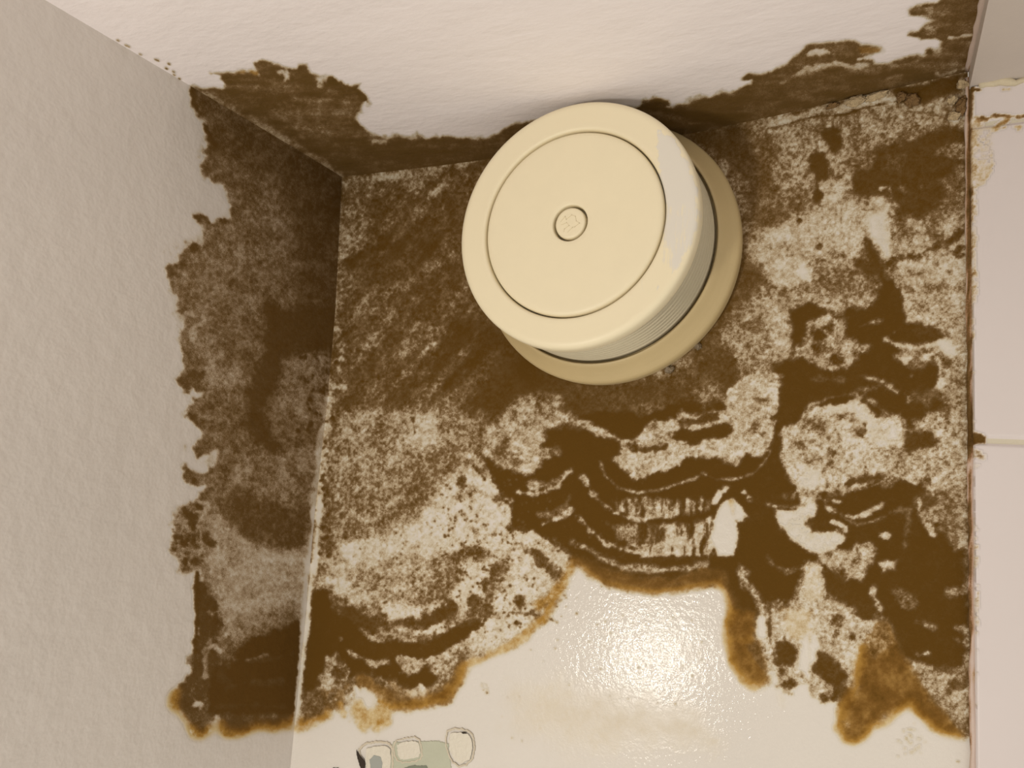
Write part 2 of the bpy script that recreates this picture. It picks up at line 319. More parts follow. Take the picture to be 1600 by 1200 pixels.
W.line('D1185,645 1215,600', 7, .1, .3, soft=2, rough=1.5); W.dots('D1240,575,3.5 1235,590,3 1437,558,3.5 1465,605,5 1320,600,2 1350,630,3 1130,625,3 1130,670,3', .15, 1.5, 1)
W.line('D750,790 900,820 1000,790 1180,760', 3, .75, .8, soft=3, rough=3, a=.5)
W.line('D560,820 640,860 700,900 800,935 950,948 1100,935 1160,915', 9, .42, .9, soft=4, rough=3)
W.line('D630,870 740,885 860,900 1000,895 1150,890', 3, .95, .3, soft=2)
W.line('D570,900 650,960 740,1000 830,1025 930,1032 1030,1025 1120,1005 1220,985', 13, .74, .1, 1, soft=7, rough=1.5)
W.line('D590,900 700,960 850,1000 1000,1000 1200,960', 16, .82, .1, .6, soft=6)
W.line('D310,600 400,603 480,575 545,505', 7, .2, .6, soft=3, rough=2.5); W.fill('D330,570 470,535 540,510 470,580 380,600', .5, .8, soft=4)
W.line('D425,740 480,722 550,672', 7, .2, .6, soft=3, rough=2.5); W.fill('D400,690 500,660 550,600 540,660 440,720', .62, .8, soft=5, a=.8)
# upper right
W.fill('E0,400 200,330 350,330 500,500 560,700 450,800 300,830 260,700 150,450', .76, .5, soft=12)
W.fill('E60,380 260,380 330,480 300,620 200,560 100,440', .84, .4, soft=10)
W.fill('E380,330 700,290 1000,260 1290,290 1280,360 1000,400 800,350 500,480 420,430', .58, .7, soft=10)
W.fill('E400,480 560,480 560,650 450,700 380,600', .56, .7, soft=10)
W.line('E380,345 520,300 700,262 850,245 990,232', 9, .25, .6, soft=4, rough=3)
W.fill('E930,185 1100,150 1300,110 1290,190 1150,225 1090,245 1010,245 980,225', .96, .2, soft=4, rough=3)  # shade of the broken cavity painted in; the wall stays flat
W.line('E370,362 430,350 480,335 560,312 640,305 720,300 800,270 870,255 950,240 990,238', 1.8, 1.05, 0, soft=1, rough=.8)
W.line('E800,220 900,200', 5, .2, .5, soft=2); W.dots('E1275,160,6 1225,225,5 1180,290,5 1230,320,4', .15, 3, 2)
W.fill('E605,380 660,365 705,395 710,440 680,500 640,465', .97, .15, soft=4); W.dots('E775,372,11 820,460,6', .85, 4, 4)
W.fill('E565,490 620,480 640,530 640,590 605,650 645,690 600,740 570,700 575,600 560,560', .96, .15, soft=4)
W.fill('E860,480 950,440 1060,420 1120,390 1280,360 1295,420 1210,450 1150,480 1250,520 1230,580 1150,620 1200,650 1150,720 1170,750 '
       '1080,800 1010,780 960,720 880,660 840,690 750,670 750,600 780,540 850,540', .93, .3, soft=6, rough=5)
W.fill('E910,480 1000,500 980,560 900,540', .8, .4, soft=6); W.line('E890,640 930,630 940,680', 4, .3, .5, soft=2); W.dots('E990,650,4 1090,640,3', .6, 2, 2)
W.fill('E590,620 740,600 740,680 640,690', .38, .8, soft=4)
W.fill('E330,830 450,790 560,760 640,680 740,690 900,700 940,760 1000,900 1025,970 930,990 870,930 820,870 820,930 740,965 650,920 560,1000 500,1110 380,1100 310,1000 300,900', .27, .7, soft=5, rough=4)
W.fill('E810,765 930,755 950,850 1000,880 1020,965 930,988 870,900 830,830', .08, .4, soft=3, rough=3)
W.fill('E500,1012 575,1010 562,1090 510,1060', .04, .2, soft=2, rough=2); W.fill('E650,690 700,700 680,740', .15, .4, soft=3)
W.line('E700,742 760,740 845,748', 2.5, .7, .3, soft=1.5, rough=.6)
W.line('E440,900 480,990 450,960', 3, .55, 1, soft=3); W.line('E600,850 590,920', 4, .55, .9, soft=3); W.dots('E600,915,3 820,718,2.5 510,720,3 510,797,2.5', .9, 1.5, 1)
W.fill('E530,980 700,950 800,1000 820,1100 650,1080 560,1060', .55, .9, soft=7)
W.fill('E930,800 1290,780 1295,1200 900,1200 950,1050', .38, .9, soft=8)
W.line('E820,880 850,950 880,1040 930,1110', 12, .97, .15, soft=4, rough=3); W.line('E790,1000 840,1030 900,1020', 9, .95, .2, soft=3, rough=3)
W.line('E930,990 1050,965 1140,915 1200,900 1275,850', 8, .92, .3, soft=4, rough=3.5); W.dots('E1250,935,7', .92, 3, 3)
W.fill('E940,780 1050,830 1150,800 1180,900 1050,880 980,860', .6, .7, soft=6)
W.line('E1000,1010 1290,1000', 10, .25, .7, soft=5, rough=3); W.line('E1000,1070 1280,1060', 8, .25, .7, soft=5, rough=3); W.line('E1000,1120 1290,1110', 9, .6, .8, soft=4, rough=3)
W.fill('E180,1000 300,980 340,1100 330,1250 P1100,560 1060,590 1120,500', .84, .5, soft=8)
# right middle
W.fill('E330,1120 500,1120 520,1190 F480,80 470,200 500,300 380,350 230,400 130,180 200,60', .5, .9, soft=10)
W.fill('F320,40 440,40 470,200 440,300 360,160', .3, .8, soft=8)
W.fill('F500,0 850,0 850,60 720,70 600,60', .4, .9, soft=6)
W.fill('F470,90 560,50 650,90 715,110 740,70 850,60 890,-20 900,-80 960,-90 990,20 1010,100 1100,110 1200,130 1180,230 1000,250 960,290 1040,340 1150,320 1190,420 1150,480 '
       '1190,520 1100,560 1030,625 1000,600 980,640 1140,650 1140,700 1060,720 1010,770 960,600 860,520 740,480 640,500 520,600 430,650 420,800 430,930 700,930 850,930 '
       '960,860 1090,890 1080,960 1240,1190 G1290,0 1290,750 1200,740 1100,710 1000,680 960,600 930,500 860,470 820,520 760,440 640,380 640,300 860,180 420,130 380,60 G215,60 '
       'F250,1060 310,930 345,800 385,700 440,420 500,300', 1.0, .12, soft=4.5, rough=5)
W.fill('F500,290 560,130 640,100 720,130 730,190 840,240 830,290 740,310 690,350 660,390 640,330 550,320', .38, .9, soft=4, rough=5)
W.dots('F600,180,8 590,240,7 680,295,7 770,275,5 640,150,6', .95, 3, 4)
W.fill('F1010,30 1100,60 1290,80 1290,330 1210,300 1180,200 1050,130 1000,140', .42, .9, soft=6, rough=5); W.fill('F1030,160 1150,140 1170,200 1080,220', .92, .2, soft=5)
W.line('F915,215 980,240 1060,250 1130,235 1180,215', 8, .15, .4, soft=3, rough=2.5); W.fill('F1150,225 1190,205 1255,275 1230,295 1170,260', .05, .3, soft=3, rough=2)
W.fill('F955,290 1040,278 1030,345 990,340', .12, .4, soft=3, rough=3); W.line('F1080,305 1150,270', 7, .12, .4, soft=3); W.line('F1150,290 1170,340 1165,420', 6, .35, .6, soft=3, rough=3)
W.dots('F1172,430,9', .12, 3, 3); W.dots('F1215,360,8', .7, 4, 4); W.fill('F1200,330 1290,330 1290,560 1200,500', .42, .9, soft=6)
W.line('F790,150 860,125 900,120', 4, .5, .4, soft=3); W.line('F980,150 930,200', 3, .45, .4, soft=3)
W.fill('F420,650 500,585 580,545 640,515 760,500 830,540 870,570 980,560 1000,640 990,740 940,790 900,870 800,920 700,925 600,945 480,945 440,870 410,760', .25, .95, soft=4, rough=5)
W.fill('F640,520 770,500 860,570 900,640 830,650 760,600 640,600', .10, .5, soft=4, rough=4); W.fill('F490,850 600,830 610,900 500,910', .06, .4, soft=5)
W.fill('F820,640 980,620 980,700 850,720', .12, .6, soft=6)
W.dots('F795,645,6 665,745,3 660,805,6 770,560,3', .85, 2.5, 3)
W.line('F560,600 640,640 655,700', 9, .6, .9, soft=7, rough=5)
W.line('F650,575 730,570 800,600', 6, .62, .8, soft=4, rough=4)
W.line('F480,680 540,760 600,770', 7, .5, .9, soft=6, rough=5)
W.line('F520,620 560,590 600,600', 6, .6, .8, soft=3, rough=4)
W.line('F640,600 650,720 660,800', 5, .6, .9, soft=4); W.line('F750,880 830,870 900,850', 14, .92, .3, soft=4, rough=3); W.line('F620,820 640,900', 5, .65, .8, soft=3)
W.line('F690,915 800,915 880,885 940,840 1000,860 1060,880', 5, .3, .6, soft=2.5, rough=2)
W.line('F535,570 560,520 650,485 760,465 850,505 930,570', 4.5, .42, .8, soft=2.5, rough=2.5, a=.9); W.line('F580,400 700,400', 8, .7, .5, soft=4); W.line('F800,385 880,400 960,460', 6, .42, .7, soft=3, rough=3)
W.line('F780,450 860,440', 6, .7, .5); W.fill('F1010,470 1150,450 1180,480 1100,510', .7, .5, soft=5); W.dots('F1035,380,2 1020,495,3', .4)
W.fill('F1050,610 1200,530 1300,500 1300,880 1170,930 1090,870 1010,840 1010,770 1100,720 1150,690 1140,640 1050,640', .32, 1., soft=6, rough=5)
W.dots('F1170,645,8', .08, 5, 3); W.fill('F1010,650 1100,650 1150,680 1080,720 1010,760', .93, .3, soft=5)
W.line('F1270,0 1275,400 1270,800 G1270,0 1275,150', 6, .4, .9, soft=4, rough=3)
W.fill('F1190,900 1300,860 1300,1200 1230,1180 1260,1050', .45, .9, soft=6)
# lower right
W.line('F440,945 540,925 640,950 700,935', 8, .5, .8, soft=4, rough=3, a=.7); W.line('F530,960 640,960 690,970', 7, .3, .8, soft=3, rough=4)
W.fill('F400,1010 480,1010 560,960 600,1000 580,1050 540,1065 570,1110 680,1105 720,1140 F720,1160 G700,160 640,190 560,190 470,130 430,60 F420,1100', .08, .4, soft=3, rough=3)
W.line('F370,985 470,1000 530,985', 5, .4, .8, soft=3, rough=2.5); W.dots('F580,1080,8 560,1050,5', .92, 3, 3)
W.line('F640,1000 700,1030 760,1045 830,1020 890,985', 6, .2, .5, soft=3, rough=2.5); W.line('F665,1060 720,1090', 6, .1, .3, soft=2, rough=2); W.dots('F720,1105,3 905,1133,5 915,1125,3', .15, 2, 2)
W.line('F700,1040 780,1080 850,1065 910,1040', 3, .5, .3, soft=2, rough=1); W.line('F940,1020 1020,1010 1000,1180', 5, .72, .5, soft=4)
W.fill('F1065,960 1150,935 1210,965 1190,1010 1150,1030 1150,1100 1130,1135 1080,1070', .4, .8, soft=4, rough=4); W.fill('F1090,950 1180,960 1150,1010 1090,1000', .85, .4, soft=4)
W.dots('F1212,1085,5 1150,1060,4 1135,1125,4 1110,1080,4', .1, 2.5, 2); W.dots('F1215,1080,2', .8, 1.5, 1)
W.fill('G700,170 850,150 870,190 860,240 820,290 800,340 750,320 680,290 640,240 560,240', .36, .9, soft=4, rough=5); W.dots('G770,235,6 720,220,4 690,300,8', .9, 3, 3)
W.line('G450,280 540,255 620,240', 5, .4, .5, soft=3); W.line('G340,170 370,235 420,270 480,278', 4, .5, .3, soft=3, a=.8)
W.fill('G880,240 920,215 975,220 960,270 900,275', .2, .6, soft=4, rough=3); W.line('G890,108 925,115', 8, .2, .4, soft=3)
W.fill('G500,390 545,250 600,235 640,310 640,400 760,440 830,500 900,520 940,580 900,640 800,610 790,700 760,780 700,870 640,905 560,850 540,800 470,830 370,790 '
       '360,720 310,560 330,480 380,440 440,440', .26, .9, soft=4, rough=5)
W.fill('G540,270 600,250 620,340 600,400 540,420', .14, .5, .25, soft=5); W.fill('G430,460 580,450 560,560 500,610 430,540', .2, .2, .6, soft=8, a=.8)
W.line('G325,500 335,590', 17, .02, .1, soft=3, rough=2.5); W.line('G380,760 410,860 430,900', 12, .04, .3, soft=4); W.dots('G560,530,3 585,460,7', -.02, 1.5, 1.5)
W.fill('G510,610 550,560 605,620 590,700 555,800 505,740', .02, .15, soft=3, rough=2); W.line('G556,575 555,760', 1.1, .45, soft=.8, rough=.3)
W.line('G370,440 365,520 375,620 400,700 430,760', 6, .9, .3, soft=3, rough=2.5); W.line('G395,470 380,600 410,690', 3, .2, .3, soft=2, rough=1)
W.fill('G390,600 470,610 500,650 480,720 420,710 385,660', .95, .3, soft=4, rough=3); W.fill('G555,750 600,660 660,670 730,770 700,830 620,790', .92, .4, soft=5, rough=4)
W.dots('G460,805,8 435,815,5 650,875,9 620,890,6 700,830,7 760,585,7 680,570,5 690,510,6 520,765,4 410,430,9 440,420,7', .85, 3, 4)
W.line('G380,415 430,410 390,470', 3, .4, .5, soft=2); W.line('G225,265 260,330 310,400 330,470', 11, .33, 1., soft=4, rough=3)
W.line('G650,350 740,400 780,440', 20, .97, .15, soft=5, rough=4); W.fill('G760,440 850,450 840,510 800,520', .95, .2, soft=4)
W.line('G850,360 860,400 885,460', 8, .3, .7, soft=3, rough=3); W.fill('G950,370 1030,380 1060,430 1010,450 960,400', .62, .8, soft=5); W.line('G1210,375 1290,370', 10, .5, .6, soft=5); W.line('G1060,520 1130,540', 6, .6, .6, soft=4)
W.line('G1240,540 1290,560', 9, .55, .6, soft=4); W.line('G1060,665 1110,660', 5, .35, .7, soft=3); W.dots('G1210,740,8 1245,600,6', .8, 3, 3)
W.fill('G1000,690 1090,720 1180,760 1300,780 1300,1050 1220,980 1120,860 1050,780', .42, .9, soft=6, rough=4); W.fill('G1230,780 1300,770 1300,840 1210,830', .85, .4, soft=5)
# amber growing front
W.fill('G690,1010 715,920 790,840 790,700 800,640 870,520 930,540 970,640 1010,700 1060,780 1130,880 1250,1020 1200,1030 1130,1000 1070,940 1020,890 960,930 850,1000 810,1060 740,1085', .78, .15, .75, soft=7, rough=3)
W.fill('G800,600 900,520 940,620 860,680', .58, .7, .4, soft=7); W.line('G690,980 730,1000', 8, .4, .8, .5, soft=4)
for q in ('G690,1000 720,1070 760,1085 810,1060 850,1000 920,990 970,930 1020,890 1070,940 1130,1000 1190,1030 1250,1045', 'G790,700 780,810 710,910 695,990', 'G800,640 790,750'):
    W.line(q, 14, None, .1, 1, soft=6, rough=2)
W.fill('G165,540 185,460 300,470 290,560 280,640 350,730 360,800 340,830 300,830 230,780 190,700', .80, .15, .8, soft=6, rough=3)
W.line('G140,340 180,420 190,470 168,540 165,610 195,700 235,780 300,828', 14, None, .1, 1, soft=6, rough=2)
W.line('G165,600 290,600', 5, .45, 0, 1, soft=4, a=.6); W.fill('G280,640 330,600 360,700 350,750 300,720', .8, .4, .3, soft=4); W.line('G330,600 340,680 380,740', 3, .25, .5, soft=2.5)
W.line('G20,300 150,290 200,420', 12, .85, .1, .5, soft=6)
# worn corner ridge and pin heads along it
W.line('B850,330 845,480 825,560', 13, .42, .9, soft=4); W.line('B825,520 805,700 790,900', 20, .27, .6, soft=5)
W.line('B800,850 775,1190 C765,60 745,300 722,500 705,650 690,770', 8, .04, .1, 0, soft=3, rough=1.5)
for k in range(130):
    vv = rng.uniform(60, 1150); cx = 862 - (max(vv, 430) - 430)*.10 + rng.normal()*22
    W.dots('B%f,%f,%f' % (cx, vv, rng.uniform(.7, 2.6)), .9, 1, .8)
W.dots('B890,170,7 900,190,5 870,95,3 885,285,4 905,355,4 862,350,5 830,535,6 900,230,3', .18, 2, 2)
for k in range(900):                                # loose spores
    vv = rng.normal(); xx = 745 + rng.normal()*75; yy = 880 + rng.normal()*75
    if yy < 1040 + (xx - 700)*-.4: W.dots('P%f,%f,%f' % (xx, yy, rng.uniform(.4, 1.3)), .8, .8, .5)
for k in range(60): W.dots('P%f,%f,.6' % (rng.uniform(740, 1120), rng.uniform(930, 1160)), .6, .8, .4)
for k in range(40): W.dots('P%f,%f,%f' % (1428 + rng.normal()*10, 1160 + rng.normal()*12, rng.uniform(.8, 2)), .25, 1.5, 1)
W.dots('P1497,1190,2.5 P755,1078,2.5 P760,1083,2', .7, 1, 1); W.dots('P718,1182,1.5', .6)
W.fill('P800,1080 860,1070 940,1085 1090,1120 1120,1160 900,1170 800,1130', .07, 0, .5, soft=34, rough=10)
m = (XX < 790) & (YY < 640); f = sstep((800 - XX)/60)*sstep((760 - YY)/160)
W.D += .055*N_DIAG*f*np.clip(W.D*2, 0, 1)
W.D += .05*N_BIG*np.clip(W.D*2, 0, 1)*(W.D < .9)*(W.D > .3)

# ---------------- tiled strip on the right ----------------
T = Canvas()
T.line('P1522,100 1516,150 1515,400 1513,600 1514,690', 9, .85, .4, soft=2, rough=1.2)
T.line('P1514,690 1515,800 1515,1000', 6, .75, .6, soft=2, rough=1.5); T.line('P1515,1000 1514,1300', 3, .4, .5, soft=2, rough=1)
T.line('P1516,400 1516,690', 3, .6, .5, soft=2, rough=2)
T.fill('P1510,640 1518,620 1522,675 1540,684 1538,692 1510,695', .92, .2, soft=2, rough=1.5)
T.line('H880,1040 1000,1010 1090,985 1200,1000 1320,990', 4, .85, .4, .3, soft=2, rough=1.5)
T.line('H1000,1100 1060,1090 1120,1060 1180,1020', 6, .72, .3, .7, soft=3, rough=1.5)
T.fill('H1010,990 1060,965 1110,980 1080,1010', .8, .2, soft=1.5, rough=1); T.line('H880,765 930,770', 3, .85, soft=1.5, rough=1)
T.line('H1130,765 1185,762', 4, .5, 0, .8, soft=2, rough=1); T.line('H1220,1085 1280,1085 1260,1110', 3, .45, 0, .8, soft=2, rough=1)
T.fill('P1518,185 1550,200 1556,225 1550,250 1530,290 1518,290', .12, .5, .5, soft=5, rough=3)
T.line('E1330,380 1400,400 1380,440 1330,450', 2.5, .5, .9, .6, soft=2, rough=2); T.line('E1400,380 1500,350', 3, .35, .7, .8, soft=2, rough=2); T.line('E1400,460 1415,530 1380,600 1340,630', 2.5, .25, .4, .6, soft=2, rough=1.5)
T.line('H900,1000 940,1080 900,1150 960,1130', 2.5, .5, .6, .4, soft=2, rough=1)
T.line('P1524,260 1522,420 1519,520', 6, .2, .8, .4, soft=4, rough=2)
T.line('P1524,800 1528,930 1522,1100', 2, .2, 1, .4, soft=3, rough=2); T.dots('G1335,410,2.5 1320,620,2 F1340,750,6 1330,800,4', .5, 2, 1.5, .5, .7)
MAPS = {'left': L.done(1, .07, .07), 'ceiling': K.done(1, .06, .05), 'back': W.done(2), 'tile': T.done()}

# ---------------- helpers ----------------
def tag(o, label=None, cat=None, group=None, kind=None):
    for k, v in (('label', label), ('category', cat), ('group', group), ('kind', kind)):
        if v: o[k] = v
    return o
def link(name, me, mat=None, parent=None):
    o = bpy.data.objects.new(name, me); COL.objects.link(o)
    for m in (mat if isinstance(mat, (list, tuple)) else [mat]):
        if m: me.materials.append(m)
    if parent: o.parent = parent
    return o
def smooth(me, on=True): me.polygons.foreach_set('use_smooth', [on]*len(me.polygons)); me.update()
def lin(c):
    c = np.array(c, float)/255; return np.where(c < .04045, c/12.92, ((c + .055)/1.055)**2.4)
def alb(c, k=1.): return tuple(np.clip(lin(c)*k/np.array(LT), 0, .95)) + (1.,)
def new_mat(name):
    m = bpy.data.materials.new(name); m.use_nodes = True; nt = m.node_tree
    return m, nt, nt.nodes['Principled BSDF']
def N(nt, typ, **kw):
    n = nt.nodes.new(typ)
    for k, v in kw.items(): setattr(n, k, v)
    return n
def noise_node(nt, scale, detail=3, rough=.6, stretch=None):
    tc = N(nt, 'ShaderNodeTexCoord'); n = N(nt, 'ShaderNodeTexNoise')
    n.inputs['Scale'].default_value = scale; n.inputs['Detail'].default_value = detail; n.inputs['Roughness'].default_value = rough
    if stretch:
        mp = N(nt, 'ShaderNodeMapping'); mp.inputs['Scale'].default_value = stretch
        nt.links.new(tc.outputs['Object'], mp.inputs[0]); nt.links.new(mp.outputs[0], n.inputs['Vector'])
    else: nt.links.new(tc.outputs['Object'], n.inputs['Vector'])
    return n
def math_node(nt, op, a, b=None, c=None):
    n = N(nt, 'ShaderNodeMath', operation=op)
    for i, v in enumerate((a, b, c)):
        if v is None: continue
        if isinstance(v, (int, float)): n.inputs[i].default_value = v
        else: nt.links.new(v, n.inputs[i])
    return n.outputs[0]
def ramp(nt, fac, stops):
    r = N(nt, 'ShaderNodeValToRGB'); e = r.color_ramp.elements
    while len(e) < len(stops): e.new(.5)
    for i, (p, c) in enumerate(stops): e[i].position = p; e[i].color = alb(c)
    nt.links.new(fac, r.inputs[0]); return r.outputs[0]
def bump(nt, bs, layers):
    prev = None
    for h, strength, dist in layers:
        b = N(nt, 'ShaderNodeBump'); b.inputs['Strength'].default_value = strength; b.inputs['Distance'].default_value = dist
        nt.links.new(h, b.inputs['Height'])
        if prev: nt.links.new(prev, b.inputs['Normal'])
        prev = b.outputs[0]
    nt.links.new(prev, bs.inputs['Normal'])
def wall_mat(name, paint, pale, rough=.5, spec=.4, bumps=((700, .35, .0006),), brown=(93, 63, 18), tan=(184, 160, 124), stretch=None, mid=(128, 100, 64)):
    m, nt, bs = new_mat(name)
    at = N(nt, 'ShaderNodeAttribute', attribute_name='stain'); sp = N(nt, 'ShaderNodeSeparateColor'); nt.links.new(at.outputs['Color'], sp.inputs[0])
    D, G, O = sp.outputs
    fn = noise_node(nt, 1500, 3, .7); f2 = noise_node(nt, 520, 2, .6)
    gr = math_node(nt, 'ADD', math_node(nt, 'MULTIPLY', math_node(nt, 'SUBTRACT', fn.outputs[0], .5), 1.5),
                   math_node(nt, 'MULTIPLY', math_node(nt, 'SUBTRACT', f2.outputs[0], .5), .45))
    lim = math_node(nt, 'MINIMUM', math_node(nt, 'MULTIPLY', D, 5.), 1.)
    D2 = math_node(nt, 'MULTIPLY_ADD', math_node(nt, 'MULTIPLY', gr, lim), math_node(nt, 'MULTIPLY_ADD', G, .55, .06), D)
    b = ramp(nt, D2, [(0, paint), (.15, pale), (.36, tan), (.6, mid), (.8, (104, 77, 40)), (1, brown)])
    o = ramp(nt, D2, [(0, paint), (.2, (206, 180, 130)), (.45, (172, 128, 58)), (.75, (126, 86, 30)), (1, brown)])
    mx = N(nt, 'ShaderNodeMix', data_type='RGBA'); nt.links.new(O, mx.inputs[0]); nt.links.new(b, mx.inputs[6]); nt.links.new(o, mx.inputs[7])
    # very faint unevenness of old paint
    bn = noise_node(nt, 9, 4, .55); hv = N(nt, 'ShaderNodeHueSaturation')
    nt.links.new(mx.outputs[2], hv.inputs['Color']); nt.links.new(math_node(nt, 'MULTIPLY_ADD', bn.outputs[0], .12, .94), hv.inputs['Value'])
    nt.links.new(hv.outputs[0], bs.inputs['Base Color'])
    nt.links.new(math_node(nt, 'MULTIPLY_ADD', lim, .88 - rough, rough), bs.inputs['Roughness'])
    nt.links.new(math_node(nt, 'MULTIPLY_ADD', lim, .08 - spec, spec), bs.inputs['Specular IOR Level'])
    bump(nt, bs, [(noise_node(nt, s, 3, .6, stretch).outputs[0], st, d) for s, st, d in bumps] + [(math_node(nt, 'MULTIPLY', gr, lim), .25, .0006)])
    return m
M_BACK = wall_mat('gloss_cream_paint', (219, 207, 189), (208, 193, 164), .07, .17, ((330, 1., .00024), (60, .3, .0004)))
M_LEFT = wall_mat('matt_cream_paint', (219, 206, 189), (206, 190, 164), .6, .25, ((330, .15, .0010), (70, .3, .003)), brown=(96, 66, 24), tan=(180, 156, 124), mid=(134, 107, 72))
M_CEIL = wall_mat('ceiling_paint', (240, 226, 214), (206, 190, 164), .6, .25, ((300, .24, .0011), (60, .3, .003)), brown=(96, 70, 30), stretch=(.5, 1, 1))
M_TILE = wall_mat('tile_glaze', (216, 201, 189), (214, 199, 180), .35, .4, ((500, .08, .0004), (14, .1, .004)), mid=(130, 98, 66))
def simple(name, c, rough=.6, spec=.3, bumps=((500, .2, .0005),), var=.1, vs_=60):
    m, nt, bs = new_mat(name)
    n = noise_node(nt, vs_, 4, .65); hv = N(nt, 'ShaderNodeHueSaturation'); hv.inputs['Color'].default_value = alb(c)
    nt.links.new(math_node(nt, 'MULTIPLY_ADD', n.outputs[0], var*2, 1 - var), hv.inputs['Value']); nt.links.new(hv.outputs[0], bs.inputs['Base Color'])
    bs.inputs['Roughness'].default_value = rough; bs.inputs['Specular IOR Level'].default_value = spec
    if bumps: bump(nt, bs, [(noise_node(nt, s, 3, .6).outputs[0], st, d) for s, st, d in bumps])
    return m

# wavy plaster: the two corner lines as they run
def zc(x): return np.interp(x, [-.02, 0, .085, .131, .2606, .3084, .356, .4015, .5], [.0012, .0012, -.0018, -.0027, -.006, -.0029, .0012, .0052, .006])
def xc(z): return np.interp(z, [-.5, -.414, -.354, -.3236, -.2557, -.1717, -.1003, -.0586, .0013, .02], [0, .0001, .0005, .0014, .0005, .0023, .0015, -.001, -.0045, -.0045])
def S_back(u, v): return np.stack([u, 0*u, v], -1)
def S_left(u, v):                                   # u = depth from the corner, v = z
    return np.stack([xc(v)*np.exp(-u/.07), -u, v], -1)
def S_ceil(u, v): return np.stack([u, -v, zc(u)*np.exp(-v/.09)], -1)
def sample(MAP, P):
    px, py = to_px(P); px = np.clip(px - X0, 0, NX - 2.001); py = np.clip(py - Y0, 0, NY - 2.001)
    i = px.astype(int); j = py.astype(int); fx = px - i; fy = py - j
    return np.stack([A[j, i]*(1 - fx)*(1 - fy) + A[j, i + 1]*fx*(1 - fy) + A[j + 1, i]*(1 - fx)*fy + A[j + 1, i + 1]*fx*fy for A in MAP], -1)
def axis(a, b, c, d, fine, coarse):                 # coarse a..b, fine b..c, coarse c..d
    L_ = []
    if b > a: L_.append(np.linspace(a, b, max(2, int((b - a)/coarse)), endpoint=False))
    L_.append(np.linspace(b, c, int((c - b)/fine)))
    if d > c: L_.append(np.linspace(c, d, max(2, int((d - c)/coarse)) + 1)[1:])
    return np.concatenate(L_)
def grid_mesh(name, co, faces, stain):
    used = np.zeros(len(co), bool); used[faces.ravel()] = True; idx = np.cumsum(used) - 1
    co = co[used]; stain = stain[used]; faces = idx[faces]
    me = bpy.data.meshes.new(name); me.vertices.add(len(co)); me.vertices.foreach_set('co', co.astype(np.float32).ravel())
    nf = len(faces); me.loops.add(nf*4); me.loops.foreach_set('vertex_index', faces.astype(np.int32).ravel())
    me.polygons.add(nf); me.polygons.foreach_set('loop_start', np.arange(0, nf*4, 4, dtype=np.int32))
    me.polygons.foreach_set('use_smooth', np.ones(nf, bool)); me.update(calc_edges=True)
    at = me.attributes.new('stain', 'FLOAT_COLOR', 'POINT')
    c = np.ones((len(co), 4), np.float32); c[:, :3] = stain; at.data.foreach_set('color', c.ravel())
    me.validate(); return me
def surface(name, S, us, vs, MAP, mat, flip, normal, patches):
    U, V = np.meshgrid(us, vs); co = S(U, V).reshape(-1, 3); n, m = len(us), len(vs)
    st = sample(MAP, co)
    # nothing was seen growing outside the photograph: the growth fades out there
    px, py = to_px(co); out = np.maximum.reduce([-px - 20, px - 1640, -py - 60, py - 1330, 0*px]); st *= np.clip(1 - out/80, 0, 1)[:, None]
    j, i = np.mgrid[0:m - 1, 0:n - 1]; a = (j*n + i).ravel(); F = np.stack([a, a + 1, a + n + 1, a + n], 1)
    if flip: F = F[:, ::-1]
    link(name, grid_mesh(name, co, F, st), mat)['kind'] = 'structure'
    D = st[:, 0]; on = D[F].max(1) > .10; nr = np.array(normal, float)
    rel = (.00012 + .00035*np.clip(D, 0, 1))
    for pname, label, cat, sel in patches:
        Fm = F[on & sel(co[F].mean(1))]
        o = link(pname, grid_mesh(pname, co + rel[:, None]*nr, Fm, st), mat)
        tag(o, label, cat, None, 'stuff')
    return
FINE = .00065
surface('wall_back', S_back, axis(-.008, -.008, .4005, .4005, FINE, .02), axis(-.60, -.44, .008, .008, FINE, .02), MAPS['back'], M_BACK, False, (0, -1, 0),
        [('mould_growth', 'large dark brown scalloped mould growth spreading over the back wall below the round vent', 'mould', lambda c: c[:, 0] > -1)])
surface('wall_left', S_left, axis(0, 0, .20, .70, .0008, .02), axis(-.60, -.42, .004, .02, .0008, .02), MAPS['left'], M_LEFT, False, (1, 0, 0),
        [('mould_growth', 'tall brown mould growth with ragged lobed edge on the left wall beside the corner', 'mould', lambda c: c[:, 0] > -1)])
surface('ceiling', S_ceil, axis(-.006, -.006, .4005, .4005, .0008, .02), axis(0, 0, .19, .70, .0008, .02), MAPS['ceiling'], M_CEIL, False, (0, 0, -1),
        [('mould_growth', 'brown mould growth on the ceiling in the left corner, running towards the vent', 'mould', lambda c: c[:, 0] < .215),
         ('mould_growth', 'brown mould growth on the ceiling right of the vent, widening to the right strip', 'mould', lambda c: c[:, 0] >= .215)])

